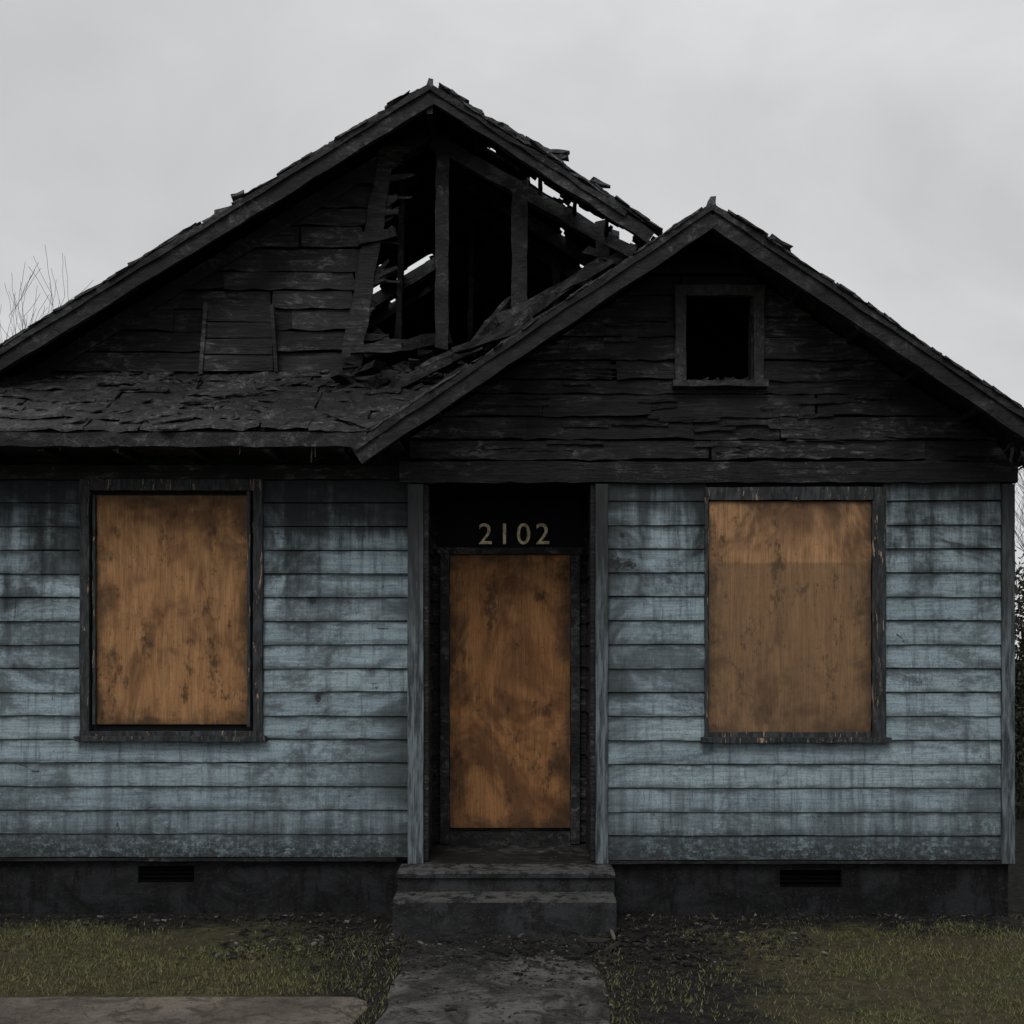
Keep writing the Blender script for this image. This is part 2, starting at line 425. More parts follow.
def sheet(name,x0,x1,zf,y0,y1,hole,step=.04,thick=.03,mat='black'):
    m=MB(); nx=int(abs(x1-x0)/step); ny=int((y1-y0)/step)
    vs={}
    def vid(i,j):
        if (i,j) not in vs:
            x=x0+(x1-x0)*i/nx; y=y0+(y1-y0)*j/ny
            if 0<i<nx and 0<j<ny: x+=R(-.3,.3)*step; y+=R(-.3,.3)*step
            vs[(i,j)]=len(m.v); m.v.append((x,y,zf(x)-.045))
        return vs[(i,j)]
    for i in range(nx):
        for j in range(ny):
            xc=x0+(x1-x0)*(i+.5)/nx; yc=y0+(y1-y0)*(j+.5)/ny
            if hole and hole(xc,yc): continue
            m.f.append((vid(i,j),vid(i+1,j),vid(i+1,j+1),vid(i,j+1)))
    o=m.obj(name,M[mat],house); s=o.modifiers.new('Solidify','SOLIDIFY'); s.thickness=thick; s.offset=0
    return o
hl=lambda x,y:inhole(x,y,HL)
hr=lambda x,y:inhole(x,y,HR)
sheet('main_roof_deck',-5.4,MX,mz,YR+.03,BACK+.3,hl)
sheet('main_roof_deck',MX,1.55,mz,YR+.03,BACK+.3,hr)
sheet('wing_roof_deck',-1.10,WX,wz,YW+.03,.95,None,step=.12,mat='beam')
sheet('wing_roof_deck',WX,4.02,wz,YW+.03,BACK+.3,None,step=.15,mat='beam')
def shingles(m,x0,x1,zf,y0,y1,skip,expo=.15,wild=.008):
    sgn=1 if x1>x0 else -1 ; L=abs(x1-x0); sl=abs(zf(x1)-zf(x0))/L
    k=math.sqrt(1+sl*sl); dx=expo/k; n=int(L/dx)
    for i in range(n):
        xa=x0+sgn*dx*i; xb=x0+sgn*dx*(i+1.25)
        y=y0+R(-.025,0.01)
        while y<y1:
            w=R(.16,.36); yc=y+w/2
            if not (skip and (skip((xa+xb)/2,yc) or skip(xa,yc) or skip((xa+xb)/2,y+.02) or skip((xa+xb)/2,y+w-.02))):
                t0=R(.004,.010)+wild*random.random(); t1=t0+R(.006,.014)+wild*2*random.random()
                if random.random()<.08: t1+=R(.01,.03)
                e=R(-.02,.02); ww=w*R(.93,1.02)
                za,zb=zf(xa),zf(xb)
                m.hexa([Vector(p) for p in ((xa,y,za-.02),(xb+e,y,zb-.02),(xb+e,y+ww,zb-.02),(xa,y+ww,za-.02),
                        (xa,y,za+t0*.3),(xb+e,y+R(-.01,.01),zb+t1),(xb+e,y+ww,zb+t1*R(.6,1.2)),(xa,y+ww,za+t0*.3))])
            y+=w
mb=MB()
shingles(mb,MX,-5.42,mz,YR+.0,BACK+.3,hl)
shingles(mb,MX,1.55,mz,YR+.0,BACK+.3,lambda x,y: hr(x,y) or (.9<y<2 and nz(x*3,y*3)>.25))
shingles(mb,WX,-1.10,wz,YW,.95,None)
shingles(mb,WX,4.05,wz,YW,BACK+.3,None)
def rake_frag(x0,x1,zf,y,n,amp):
    for i in range(n):
        x=R(x0,x1); w=R(.06,.34); h=R(.006,.018); yy=y+R(-.02,.06)
        lift=.004+amp*max(0,nz(x*1.7,7)+.12)*R(.2,1)
        sl=(zf(x+.01)-zf(x-.01))/.02
        d=Vector((1,0,sl+R(-.07,.07))).normalized()
        c=Vector((x,yy,zf(x)+lift))
        mb.beam(c-d*w/2,c+d*w/2,R(.06,.12),h,j=.005,seg=.05,jag=.012,taper=R(.5,1))
rake_frag(-5.3,MX-.18,mz,YR,170,.055)
rake_frag(MX+.18,1.1,mz,YR,120,.12)
rake_frag(-1.0,WX-.18,wz,YW,45,.03)
rake_frag(WX+.18,4.0,wz,YW,140,.07)
for px,py,ang,l,w in ((552,153,-.03,.26,.04),(556,158,.0,.20,.04),(497,124,-.3,.18,.03),(430,86,1.3,.07,.06),(600,184,-.35,.14,.03),(540,148,-.5,.24,.04),(520,137,-.5,.28,.03),(471,108,-.4,.22,.03),(711,204,1.4,.08,.06),(238,196,.45,.10,.03),(780,243,-.50,.18,.03)):
    y=YR if px<650 else YW
    c=W(px,py,y+.05); d=Vector((math.cos(ang),0,math.sin(ang)))
    mb.beam(c-d*l/2,c+d*l/2,.09,w,j=.007,seg=.04,jag=.02,taper=.6)
mb.obj('roof_shingles',M['roof'],house)

# pent roof
EY,EZ=-.45,3.645; TY,TZ=YG,4.32; PS=(TZ-EZ)/(TY-EY)
def pz(y): return EZ+PS*(y-EY)
mb=MB()
for i in range(64):
    for j in range(12):
        x=-5.4+i*.1; y=EY+j*(TY-EY)/12
        if pz(y)<wz(x+.1)-.06 and x>-1.12: continue
        y2=y+(TY-EY)/12
        mb.hexa([Vector(p) for p in ((x,y,pz(y)-.05),(x+.1,y,pz(y)-.05),(x+.1,y2,pz(y2)-.05),(x,y2,pz(y2)-.05),(x,y,pz(y)-.012),(x+.1,y,pz(y)-.012),(x+.1,y2,pz(y2)-.012),(x,y2,pz(y2)-.012))])
mb.obj('eave_roof_deck',M['beam'],house)
mb=MB()
def crump(x,y): return .07*max(0,nz(x*1.1,y*2.5)) + .026*nz(x*3.5,y*7)+.010*nz(x*14,y*14)
rows=6
for i in range(rows):
    ya=EY-.04+i*(TY-EY+.04)/rows; yb=ya+(TY-EY)/rows*1.3
    x=-5.42+R(-.1,0)
    while x<.1:
        w=R(.25,1.1); w=min(w,.3) if x>-1.4 else w
        if not (x+w/2>-1.15 and pz(ya)<wz(x+w)-.05):
            nseg=max(3,int(w/.04)); lift=R(.010,.034); rs=[]; s0=R(0,50)
            for k in range(nseg+1):
                xx=x+w*.985*k/nseg; e=.05*nz(xx*5+s0,i)+R(-.008,.008); c0=crump(xx,ya)+.020*nz(xx*7+s0,2); c1=crump(xx,yb); cm=crump(xx,(ya+yb)/2)
                rs.append([Vector((xx,ya+e,pz(ya)+lift-.016+c0)),Vector((xx,ya+e,pz(ya)+lift+c0+R(0,.008))),
                  Vector((xx,ya+e+.05,pz(ya+.05)+lift*1.1+c0*.8+cm*.2+R(-.008,.010))),
                  Vector((xx,(ya+yb)/2,pz((ya+yb)/2)+lift*.8+cm+R(-.008,.010))),Vector((xx,yb,pz(yb)+.004+c1)),Vector((xx,yb,pz(yb)-.01+c1))])
            mb.rings(rs)
        x+=w
for i in range(80):
    x=R(-5.2,-.3); y=R(EY,TY-.05)
    if x>-1.1 and pz(y)<wz(x)+.02: continue
    a=random.gauss(0,.25); l=R(.08,.45); c=Vector((x,y,pz(y)+R(.02,.04)+max(0,crump(x,y))))
    d=Vector((math.cos(a),math.sin(a),math.sin(a)*PS+R(-.05,.05))).normalized()
    mb.beam(c-d*l/2,c+d*l/2,R(.03,.11),R(.006,.014),up=Vector((0,-PS,1)),j=.008,seg=.05,jag=.02)
mb.obj('eave_roof_shingles',M['roof'],house)

# ---------------------------------------------------------------- rakes, fascia, rafters
mb=MB()
def rake(x0,x1,zf,y,h,off,w=.045,j=.004):
    a=Vector((x0,y,zf(x0)-off)); b=Vector((x1,y,zf(x1)-off)); mb.beam(a,b,w,h,j=j,seg=.14)
rake(-5.45,MX-.0,mz,YR,.15,.085,j=.006); rake(MX,1.1,mz,YR+.002,.10,.065,j=.010)
rake(-1.13,WX+.0,wz,YW,.15,.085,j=.006); rake(WX,4.06,wz,YW+.002,.15,.085,j=.006)
rake(-5.46,MX,mz,YR-.03,.045,.025,.03,.006); rake(MX+.02,.9,mz,YR-.028,.04,.02,.03,.010)
rake(-1.15,WX,wz,YW-.03,.045,.025,.03,.006); rake(WX,4.07,wz,YW-.028,.045,.025,.03,.006)
mb.beam((-5.42,EY-.015,EZ-.075),(-1.06,EY-.015,EZ-.075),.03,.10,j=.007,seg=.10)
mb.obj('rake_and_fascia_boards',M['trim'],house)
mb=MB()
mb.box(-5.4,-.82,EY+.01,YL-.03,3.545,3.565,.002)
for x in [-5.1+.55*i for i in range(8)]:
    mb.beam((x,EY+.02,3.52),(x,YL-.03,3.52),.045,.05,j=.004)
for px,l in ((312,.12),(315,.08),(118,.05),(240,.06),(60,.04),(350,.05)):
    p=W(px,440,EY); p.z=EZ-.12; mb.beam(p,p-Vector((R(-.01,.01),0,l)),.012,.012,Vector((0,1,0)),j=.003,seg=.04,taper=.2)
for i in range(15):
    y=YG+.12+i*.58
    mb.beam((-5.2,y,mz(-5.2)-.13),(MX,y,mz(MX)-.13),.05,.12,j=.005)
    if i: mb.beam((MX,y,mz(MX)-.13),(1.5,y,mz(1.5)-.13),.05,.12,j=.007)
mb.beam((MX,YR,MZ-.14),(MX,BACK,MZ-.14),.05,.16,j=.004)
mb.beam(W(433,140,YG+.02),W(612,243,YG+.02),.07,.12,j=.009,seg=.12,jag=.03)
mb.beam(W(606,240,YG),W(660,268,YG),.06,.09,j=.008,seg=.12)
for x in (-.3,.22,.5,.76,1.02): mb.beam((x,YR,mz(x)-.09),(x+.02,YG+.05,mz(x)-.10),.03,.05,j=.006,seg=.08)
mb.beam((-5.2,YG-.02,mz(-5.2)-.15),(MX,YG-.02,MZ-.16),.05,.12,j=.004)
def stud(px0,py0,px1,py1,w,y=YG+.03,t=.09):
    mb.beam(W(px0,py0,y),W(px1,py1,y),t,w,Vector((1,0,0)),j=.007,seg=.12,jag=.02)
stud(442,350,443,135,.11); stud(519,335,520,182,.13); stud(602,268,602,222,.11)
stud(398,352,404,150,.05,YG+.5); stud(470,350,474,150,.05,YG+1.6,.06); stud(556,320,556,200,.07,YG+1.2,.06)
for a,b,w,h in (((362,352,.62),(450,338,1.0),.08,.10),((470,352,.5),(512,300,.9),.07,.09),((480,348,.35),(600,262,.55),.06,.09),((420,372,.45),(530,320,.6),.08,.10),
                ((500,318,.6),(640,246,.75),.05,.07),((585,250,.5),(640,270,.6),.05,.06),((555,292,.25),(612,262,.3),.05,.05),((390,388,.3),(470,350,.45),.09,.07),((372,330,.9),(392,348,.9),.06,.09),((455,352,.3),(520,330,.3),.1,.05)):
    mb.beam(W(*a),W(*b),w,h,j=.012,seg=.12,jag=.04,taper=R(.7,1))
mb.obj('charred_rafters_and_studs',M['trim'],house)
mb=MB()
for i in range(18):
    y=R(-.35,.85); x0=R(-.9,.6); l=R(.4,1.3); x1=min(x0+l,1.35); o=R(.03,.09)
    mb.beam((x0,y,wz(x0)+o),(x1,y,wz(x1)+o+R(-.03,.05)),R(.08,.16),R(.02,.04),j=.01,seg=.12,jag=.05)
for i in range(200):
    x=R(-1.35,.25); y=R(.35,1.4)
    base=max(pz(min(y,YG)),wz(x) if x>-1.1 else 0)
    if y>YG: base=max(4.05,wz(x) if (x>-.3 and y<.95) else 0)
    h=base+abs(R(0,.10))*(1.2-abs(x+.6)*.7)
    a=R(0,6.28); l=R(.08,.4); d=Vector((math.cos(a),math.sin(a)*.5,R(-.25,.35))).normalized(); c=Vector((x,y,h))
    mb.beam(c-d*l/2,c+d*l/2,R(.04,.14),R(.015,.06),j=.012,seg=.07,jag=.03,taper=R(.5,1))
for i in range(34):
    x=R(3.66,4.05); y=YW+R(-.02,.3); z=wz(x)-.17-R(0,.12); l=R(.05,.2)
    mb.beam((x,y,z),(x+R(-.1,.1),y,z-l*.6),R(.02,.06),.01,Vector((1,0,0)),j=.008,seg=.04,jag=.02,taper=.4)
for s in (-1,1):
    for k in range(6):
        x=WX+s*(.25+k*.44); mb.beam((x,YW+.03,wz(x)-.10),(x,-.03,wz(x)-.10),.04,.05,j=.003)
mb.obj('fallen_roof_debris',M['beam'],house)

# ---------------------------------------------------------------- windows
def casing(mb,r,y,w,wr=None,t=.045,top=None):
    a,b,c,d=r; wr=wr or w; top=top or w
    mb.beam((a+w/2,y-.03,c),(a+w/2,y-.03,d),w,t,Vector((0,1,0)),j=.004,seg=.09)
    mb.beam((b-wr/2,y-.03,c),(b-wr/2,y-.03,d),wr,t,Vector((0,1,0)),j=.004,seg=.09)
    mb.beam((a+w+.002,y-.028,d-top/2),(b-wr-.002,y-.028,d-top/2),t,top,j=.004,seg=.09)
    mb.beam((a-.03,y-.05,c-.01),(b+.03,y-.05,c-.01),.10,.040,j=.004,seg=.12)
    mb.beam((a+.0,y-.03,c-.002+.03),(b,y-.03,c+.03),.036,.04,j=.003,seg=.12)
mb=MB(); casing(mb,LW,YL,.075,.075,.05,.09)
mb.beam((LB[0]-.012,YL-.045,LB[2]),(LB[0]-.012,YL-.045,LB[3]),.022,.03,Vector((0,1,0)),j=.003,seg=.08)
mb.beam((LB[1]+.012,YL-.058,LB[2]-.02),(LB[1]+.012,YL-.058,LB[3]+.03),.022,.03,Vector((0,1,0)),j=.004,seg=.08)
mb.obj('left_window_frame',M['frame'],house,bevel=.003)
mb=MB(); casing(mb,RW,0,.026,.095,.05,.10)
mb.beam((RB[1]+.008,-.058,RB[2]-.02),(RB[1]+.008,-.058,RB[3]),.018,.02,Vector((0,1,0)),j=.003,seg=.08)
mb.obj('right_window_frame',M['frame'],house,bevel=.003)
def panel(name,r,y,mat):
    m=MB(); a,b,c,d=r; n=24; rs=[]
    for i in range(n+1):
        z=c+(d-c)*i/n; e0=R(-.004,.004);e1=R(-.004,.004);w=.004*math.sin(i*.4)
        rs.append([Vector((a+e0,y-.012+w,z)),Vector((b+e1,y-.012-w,z)),Vector((b+e1,y+.004-w,z)),Vector((a+e0,y+.004+w,z))])
    m.rings(rs); return m.obj(name,mat,house)
panel('left_window_plywood',LB,YL-.016,M['ply1'])
panel('right_window_plywood',RB,-.016,M['ply2'])
mb=MB()
for r,y in ((LB,YL-.030),(RB,-.030)):
    a,b,c,d=r
    for i in range(6):
        for x in (a+.03,b-.03):
            z=c+.05+(d-c-.1)*i/5+R(-.05,.05); xx=x+R(-.01,.01)
            mb.box(xx-.003,xx+.003,y-.002,y+.004,z-.003,z+.003)
mb.obj('nail_heads',M['groove'],house)
mb=MB(); a,b,c,d=VW
f=.085
for p,q,w,h in (((a-f/2,-.035,c-.02),(a-f/2,-.035,d+f),.08,.05),((b+f/2,-.035,c-.02),(b+f/2,-.035,d+f),.08,.05)):
    mb.beam(p,q,w,h,Vector((0,1,0)),j=.004,seg=.08)
mb.beam((a-.003,-.034,d+f/2),(b+.003,-.034,d+f/2),.05,f-.004,j=.004,seg=.08)
mb.beam((a-f-.02,-.055,c-.045),(b+f+.02,-.055,c-.045),.10,.045,j=.005,seg=.08)
mb.beam((a,.04,c+.005),(a,.04,d),.02,.1,Vector((0,1,0))); mb.beam((b,.04,c),(b,.04,d),.02,.1,Vector((0,1,0)))
mb.obj('attic_window_frame',M['vent'],house)
mb=MB()
for i in range(8):
    x=R(a,b); mb.beam((x,.03,c),(x+R(-.06,.06),.03,c+R(.01,.03)),.02,.02,j=.006,seg=.03)
mb.obj('attic_window_debris',M['beam'],house)

# ---------------------------------------------------------------- door
panel('door_plywood',DR,PY-.03,M['ply3'])
mb=MB(); a,b,c,d=DR
mb.beam((a-.040,PY-.03,.42),(a-.040,PY-.03,d+.03),.075,.07,Vector((0,1,0)),j=.002,seg=.2)
mb.beam((b+.040,PY-.03,.42),(b+.040,PY-.03,d+.03),.075,.07,Vector((0,1,0)),j=.002,seg=.2)
mb.beam((a-.1,PY-.04,d+.030),(b+.1,PY-.04,d+.030),.08,.05,j=.003,seg=.2)
mb.obj('door_frame',M['trim'],house)
mb=MB()
mb.box(a-.1,b+.1,PY-.02,PY-.005,d+.058,3.32)
mb.obj('transom_panel',M['groove'],house)
mb=MB(); mb.beam((a,PY-.03,.455),(b,PY-.03,.455),.08,max(.04,(c-.41)*.9),j=.003,seg=.1); mb.obj('door_threshold',M['beam'],house)
cu=bpy.data.curves.new('n','FONT'); cu.body='2102'; cu.size=.250; cu.extrude=.006; cu.space_character=1.28; cu.align_x='CENTER'; cu.offset=.0005
to=bpy.data.objects.new('n',cu); COL.objects.link(to)
dg=bpy.context.evaluated_depsgraph_get(); me=bpy.data.meshes.new_from_object(to.evaluated_get(dg)); bpy.data.objects.remove(to)
me.materials.clear(); me.materials.append(M['num'])
no=bpy.data.objects.new('house_number',me); COL.objects.link(no); no.rotation_euler=(math.pi/2,0,0)
no.location=W(514,544,PY-.04); no.parent=house

mb=MB()
y=-.02
while y<PY-.06:
    mb.box(ox0-.0,ox1,y,y+.125,.385,.41,.004); y+=.13
mb.obj('porch_floor',M['charlt'],house)
mb=MB()
S0=W(398,860,-.3).x; S1=W(614,860,-.3).x; B0=W(393,860,-.60).x; B1=W(616,860,-.60).x
def roughbox(x0,x1,y0,y1,z0,z1):
    n=int((x1-x0)/.06); rs=[]
    for i in range(n+1):
        x=x0+(x1-x0)*i/n; c=R(0,.006)+(.014 if random.random()<.12 else 0)
        rs.append([Vector((x,y0,z0)),Vector((x,y0+R(0,.003),z1-.012-c)),Vector((x,y0+.010+c,z1+R(-.002,.002))),Vector((x,y1,z1)),Vector((x,y1,z0))])
    mb.rings(rs)
roughbox(S0,S1,-.32,-.03,0.0,.398); roughbox(B0,B1,-.64,-.322,-.05,.245)
roughbox(S0-.005,S1+.005,-.345,-.322,.350,.396); 
so=mb.obj('concrete_steps',M['step'],house)
mb=MB()
def fwall(x0,x1,y,h):
    a,b,c,d=h
    for p in ((x0,a,-.1,.415),(b,x1,-.1,.415),(a,b,-.1,c),(a,b,d,.415)): mb.box(p[0],p[1],y,y+.15,p[2],p[3])
V1=rect(138,194,866,883,YL+.03); V2=rect(780,842,870,888,.03)
fwall(XL+.02,S0,YL+.03,V1); fwall(S1-.0,XR-.01,.03,V2)
mb.box(S0,S1,-.02,.1,-.1,.38)
mb.box(XR-.16,XR-.012,.19,BACK,-.1,.4); mb.box(XL+.02,XL+.15,.3,BACK,-.1,.4)
mb.obj('foundation',M['found'],house)
mb=MB()
for r,y in ((V1,YL+.03),(V2,.03)):
    a,b,c,d=r
    for k in range(4):
        z=c+(d-c)*(k+.5)/4; mb.hexa([Vector(p) for p in ((a,y+.03,z-.012),(b,y+.03,z-.012),(b,y+.07,z+.008),(a,y+.07,z+.008),(a,y+.03,z-.008),(b,y+.03,z-.008),(b,y+.07,z+.012),(a,y+.07,z+.012))])
    mb.box(a,b,y+.10,y+.12,c,d)
mb.obj('foundation_vents',M['black'],house)
mb=MB()
mb.beam((XL,YL-.02,.41),(-.9,YL-.02,.41),.03,.022,j=.003); mb.beam((.74,-.02,.41),(XR,-.02,.41),.03,.022,j=.003)
mb.obj('drip_cap',M['beam'],house)

# ---------------------------------------------------------------- ground
t=NT('ground_soil')
sep=t.z()
n1=t.noise(.9,None,4,.68,.3); n2=t.noise(14,None,4,.75); n3=t.noise(90,None,2,.7)
grassy=t.mix(t.mr(n2,.35,.7),(.040,.038,.020),(.115,.110,.055))
grassy=t.mix(t.mr(n1,.42,.62,0,.7),grassy,(.070,.054,.036))
soil=t.mix(t.mr(n2,.35,.7),(.009,.0085,.008),(.038,.036,.033))
yy=t.math('ADD',sep[1],t.math('MULTIPLY',t.math('SUBTRACT',n1,.5),1.6))
xx=t.math('ABSOLUTE',t.math('SUBTRACT',sep[0],.15))
xr=t.math('ADD',t.mr(t.math('ADD',xx,t.math('MULTIPLY',t.math('SUBTRACT',n1,.5),2.6)),1.8,1.0),t.mr(yy,-.55,-.2))
c=t.mix(t.math('MINIMUM',xr,1.),grassy,soil)
c=t.mix(t.mr(n3,.6,.75,0,.5),c,(.11,.10,.088))
M['ground']=t.done(c,.95,t.math('ADD',n2,n3),.9,.03,.15)
mb=MB()
xs=[-400,-150,-60,-30]+[-14+28*i/70 for i in range(71)]+[30,60,150,400]
ys=[-400,-100,-40,-20]+[-9+20*i/70 for i in range(71)]+[30,60,150,400]
for y in ys:
    for x in xs:
        z=0.03*nz(x*.5,y*.5)+.012*nz(x*2,y*2)-.01 if abs(x)<14 and -9<y<11 else 0
        if -1.3<x<1.1 and y<0: z=min(z,-.008)
        mb.v.append((x,y,z))
nx=len(xs)
for j in range(len(ys)-1):
    for i in range(nx-1): mb.f.append((j*nx+i,j*nx+i+1,(j+1)*nx+i+1,(j+1)*nx+i))
go=mb.obj('ground',M['ground'])
def slabmat(name,lo,hi,dirt,dk,ashy=False):
    t=NT(name); n1=t.noise(1.4,None,4,.74,.5); n2=t.noise(70,None,3,.75)
    c=t.mix(t.mr(n1,.40,.60),lo,hi); c=t.mix(t.mr(n2,.5,.75,0,.6),c,dirt)
    mid=t.noise(5,None,4,.8,.8); c=t.mix(t.mr(mid,.48,.62,0,.85),c,dk)
    f=t.noise(26,None,4,.8); c=t.mix(t.mr(f,.52,.64,0,.7),c,dk)
    if ashy:
        s=t.z(); yy=t.math('ADD',s[1],t.math('MULTIPLY',t.math('SUBTRACT',mid,.5),2.))
        c=t.mix(t.mr(yy,-1.7,-.8,0,.85),c,(.011,.011,.011))
    return t.done(c,.9,t.math('ADD',mid,n2),.8,.016,.2)
M['walk']=slabmat('walkway_concrete',(.034,.033,.032),(.130,.125,.118),(.16,.155,.145),(.018,.0175,.017),True)
M['side']=slabmat('sidewalk_dirt',(.105,.088,.074),(.18,.155,.13),(.22,.195,.17),(.060,.050,.040))
def flat(name,x0,x1,y0,y1,z,mat,st=.06,rag=.05):
    m=MB(); nx=int((x1-x0)/st); ny=int((y1-y0)/st)
    for j in range(ny+1):
        for i in range(nx+1):
            x=x0+(x1-x0)*i/nx; y=y0+(y1-y0)*j/ny
            zz=z+.006*nz(x*2.5,y*2.5)
            if i in(0,nx): x+=rag*nz(x*1,y*3)*2; zz-=.03
            if j==ny: y+=rag*nz(x*3,y)*2; zz-=.03
            m.v.append((x,y,zz))
    for j in range(ny):
        for i in range(nx):
            a=j*(nx+1)+i; m.f.append((a,a+1,a+nx+2,a+nx+1))
    return m.obj(name,mat)
flat('walkway',-.76,.58,-7.5,-.50,.006,M['walk'],rag=.05)
flat('sidewalk',-12,-.84,-4.2,-2.12,.012,M['side'],.08,.05)

# grass
t=NT('grass_blades')
r=t.rnd(); c=t.mix(r,(.066,.078,.030),(.180,.175,.078)); c=t.mix(t.mr(t.noise(1.4,None,4,.6),.44,.66),c,t.mix(.6,c,(.15,.120,.070)))
M['grass']=t.done(c,.8,spec=.1)
mb=MB(); V=mb.v;F=mb.f
def gdens(x,y):
    n=nz(x*.9+5,y*1.3)+.5*nz(x*3,y*3)
    m=.5+1.6*nz(x*5+9,y*5)
    if -.9<x<.72:
        if -.72<x<.54: return .006
        return .35
    if x<0:
        e=-2.10+.07*nz(x*3,y)
        if -4.3<y<e: return .02
        if y<-2.0: n=max(n,.1)
        edge=-.12+.25*n if x<-2.4 else -.70+.9*n
        d=1. if y<edge else .06
        return d*max(.2,min(1,.8+1.5*n))*(.65 if x>-1.3 else 1)*max(.5,min(1,m+.4))
    edge=(-.85 if x<2.2 else -.45)+.7*n; d=1 if y<edge else .10
    return d*max(.18,min(1,.75+1.7*n))*min(1,max(.28,(x-.5)/1.1))*max(.45,min(1,m+.4))
cnt=0
while cnt<210000:
    x=R(-6,6); y=R(-4.2,.08) if random.random()<.93 else R(-7,-4.2)
    cnt+=1
    if (y<-3.2 and random.random()<.6) or (abs(x)>4.8 and random.random()<.6): continue
    if random.random()>gdens(x,y): continue
    z=0.03*nz(x*.5,y*.5)+.012*nz(x*2,y*2)-.012
    if -1.3<x<1.1: z=max(z,-.012)
    a=R(0,6.28); h=R(.010,.034)*(1.6 if random.random()<.06 else 1); w=R(.0025,.005); lx,ly=R(-1,1)*h*.8,R(-1,1)*h*.8
    ca,sa=math.cos(a)*w,math.sin(a)*w; b=len(V)
    V.extend(((x-ca,y-sa,z),(x+ca,y+sa,z),(x+lx,y+ly,z+h))); F.append((b,b+1,b+2))
me=bpy.data.meshes.new('grass'); me.from_pydata(V,[],F); me.materials.append(M['grass'])
o=bpy.data.objects.new('grass',me); COL.objects.link(o)

# rubble
t=NT('charcoal_rubble'); r=t.rnd()
c=t.mix(t.mr(r,.90,.98),t.mix(r,(.007,.007,.007),(.042,.040,.038)),(.16,.15,.135)); M['rub']=t.done(c,.85,spec=.2)
mb=MB()
def chunk(x,y,s,z=0):
    a=R(0,6.28); d=Vector((math.cos(a),math.sin(a),R(-.2,.2)))
    c=Vector((x,y,z+s*.2)); l=s*R(.8,2.2)
    mb.beam(c-d*l/2,c+d*l/2,s*R(.4,1),s*R(.2,.6),j=s*.12,seg=s*.7,jag=s*.2,taper=R(.4,1))
for i in range(1100):
    x=R(-4.8,4.6); y=-abs(random.gauss(0,.25))+.02
    if -1.0<x<.85 and y>-.66: continue
    chunk(x,y,R(.006,.024))
for i in range(2600):
    x=random.gauss(.15,.85); y=-.66-abs(random.gauss(0,.7))
    if abs(x)>2.4 : continue
    chunk(x,y,R(.004,.018)*(2.0 if random.random()<.05 else 1),.006)
for i in range(1000):
    x=random.choice((R(.6,2.1),R(-2.0,-.8))); y=random.gauss(-.8,.35)
    if y<-.1 : chunk(x,y,R(.006,.030),.0)
for i in range(22):
    x=random.gauss(.3,.7); y=R(-1.4,-.7); a=R(0,6.28); l=R(.06,.24)
    mb.beam((x,y,.018),(x+math.cos(a)*l,y+math.sin(a)*l,.02+R(0,.02)),R(.008,.025),R(.008,.018),j=.004,seg=.05,jag=.01)
for px,py,s in ((264,918,.07),(527,930,.10),(620,945,.05),(685,964,.05),(575,948,.05),(460,958,.05),(705,930,.06),(640,940,.08)):
    d=CZ*K/(py-HY); chunk((px-512)/K*d,min(d-D,-.1),s)
for i in range(40):
    x=R(-.75,.7); y=R(-.3,.6) if random.random()<.6 else R(-.6,-.36)
    chunk(x,y,R(.008,.028),.40 if y>-.31 else .245)
mb.obj('rubble',M['rub'])

# ---------------------------------------------------------------- vegetation
t=NT('bark'); M['bark']=t.done(t.mix(t.noise(9),(.045,.040,.036),(.11,.10,.09)),.9)
def tree(name,base,h,seed,spread=1.):
    random.seed(seed); m=MB()
    def seg(p,q,r0,r1):
        d=(q-p).normalized(); u=d.orthogonal().normalized(); v=d.cross(u); b=len(m.v)
        for c,r in ((p,r0),(q,r1)):
            for k in range(4):
                a=k*6.283/4; m.v.append(tuple(c+u*math.cos(a)*r+v*math.sin(a)*r))
        for k in range(4): m.f.append((b+k,b+(k+1)%4,b+4+(k+1)%4,b+4+k))
    def grow(p,d,L,r,lvl):
        n=5; q=p
        for i in range(n):
            d=(d+Vector((R(-.16,.16),R(-.16,.16),R(-.02,.14)))).normalized()
            r2=max(.004,r*.88); nq=q+d*L/n; seg(q,nq,r,r2); q=nq; r=r2
            if lvl<4 and i>=1:
                for _ in range(2 if lvl in(0,1) else 1):
                    ax=Vector((R(-1,1),R(-1,1),R(-.2,.6))).normalized()
                    dd=(d+ax*R(.5,.95)*spread).normalized(); grow(q,dd,L*R(.5,.75),max(.005,r*.55),lvl+1)
    grow(Vector(base),Vector((0,0,1)),h*.55,h*.017,0)
    top=max(v[2] for v in m.v); k=h/top; bx,by,_=base
    m.v=[(bx+(v[0]-bx)*k,by+(v[1]-by)*k,v[2]*k) for v in m.v]
    return m.obj(name,M['bark'])
tree('bare_tree',(-9.9,12,0),9.3,3)
tree('bare_tree',(-12.2,15,0),9.9,11)
tree('bare_tree',(9.6,10,0),7.3,5)
tree('bare_tree',(11.8,14,0),8.0,21)
random.seed(5)
t=NT('hedge_leaves'); c=t.mix(t.rnd(),(.010,.011,.008),(.045,.045,.028)); M['leaf']=t.done(c,.8,spec=.15)
mb=MB()
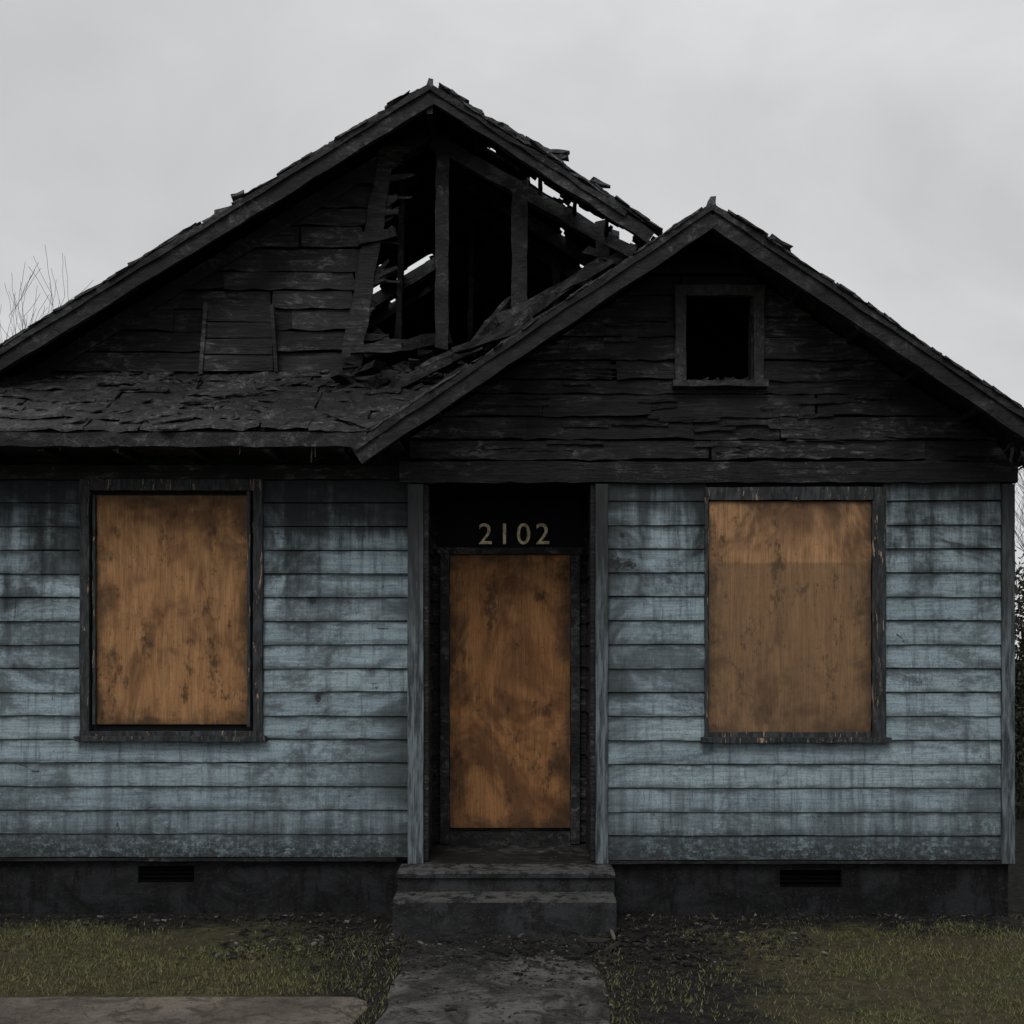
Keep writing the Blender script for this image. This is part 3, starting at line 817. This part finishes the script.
for i in range(42000):
    x=R(5.9,12); y=R(5.,7.); top=3.15+.4*nz(x*1.2,y)+.3*nz(x*3,2)
    z=R(0,1)**.8*top; s=R(.025,.05)
    if nz(x*2.,z*2.+y)>.34: continue
    p=Vector((x,y+.2*nz(x*2,z*2),z)); a=Vector((R(-1,1),R(-1,1),R(-1,1))).normalized()*s; b_=a.orthogonal().normalized()*s*.6; b=len(mb.v)
    mb.v+= [tuple(p-a),tuple(p+b_),tuple(p+a),tuple(p-b_)]; mb.f.append((b,b+1,b+2,b+3))
for i in range(60):
    x=R(5.9,11.8); y=R(5.4,6.6); mb.beam((x,y,0),(x+R(-.4,.4),y,R(1.6,2.9)),.05,.05,Vector((0,1,0)),taper=.3)
me=bpy.data.meshes.new('hedge'); me.from_pydata(mb.v,[],mb.f); me.materials.append(M['leaf']); o=bpy.data.objects.new('hedge',me); COL.objects.link(o)

# ---------------------------------------------------------------- light
w=bpy.data.worlds.new('World'); scene.world=w; w.use_nodes=True; nt=w.node_tree
bg=nt.nodes['Background']; sky=nt.nodes.new('ShaderNodeTexSky'); sky.sky_type='NISHITA'; sky.sun_disc=False
el,az=math.radians(48),math.radians(200)
sky.sun_elevation=el; sky.sun_rotation=az
tc=nt.nodes.new('ShaderNodeTexCoord'); mp=nt.nodes.new('ShaderNodeMapping'); mp.inputs['Scale'].default_value=(1,1,1.6); mp.inputs['Location'].default_value=(.4,0,.2)
nt.links.new(tc.outputs['Generated'],mp.inputs[0])
no_=nt.nodes.new('ShaderNodeTexNoise'); no_.inputs['Scale'].default_value=3.2; no_.inputs['Detail'].default_value=5; no_.inputs['Roughness'].default_value=.5; no_.inputs['Distortion'].default_value=.4
nt.links.new(mp.outputs[0],no_.inputs['Vector'])
rp=nt.nodes.new('ShaderNodeValToRGB'); e=rp.color_ramp.elements; e[0].position=.30;e[1].position=.70
e[0].color=(5.8,5.82,5.9,1); e[1].color=(7.6,7.6,7.65,1)
nt.links.new(no_.outputs['Fac'],rp.inputs[0])
mx=nt.nodes.new('ShaderNodeMix'); mx.data_type='RGBA'; mx.inputs[0].default_value=.95
nt.links.new(sky.outputs[0],mx.inputs[6]); nt.links.new(rp.outputs[0],mx.inputs[7]); nt.links.new(mx.outputs[2],bg.inputs[0])
bg.inputs[1].default_value=.10
sl=bpy.data.lights.new('sun','SUN'); sl.energy=1.1; sl.angle=math.radians(25); sl.color=(1,.98,.95)
so=bpy.data.objects.new('sun',sl); COL.objects.link(so)
dirv=Vector((-.3*math.cos(el),-.95*math.cos(el),math.sin(el)))
so.rotation_euler=dirv.to_track_quat('Z','Y').to_euler()
cam=bpy.data.cameras.new('camera'); co=bpy.data.objects.new('camera',cam); COL.objects.link(co); scene.camera=co
co.location=(0,-D,CZ); co.rotation_euler=(math.pi/2,0,0); cam.sensor_width=36; cam.lens=K/1024*36; cam.shift_y=(HY-512)/1024; cam.clip_end=2000
scene.view_settings.view_transform='Standard'; scene.view_settings.look='None'; scene.view_settings.exposure=0
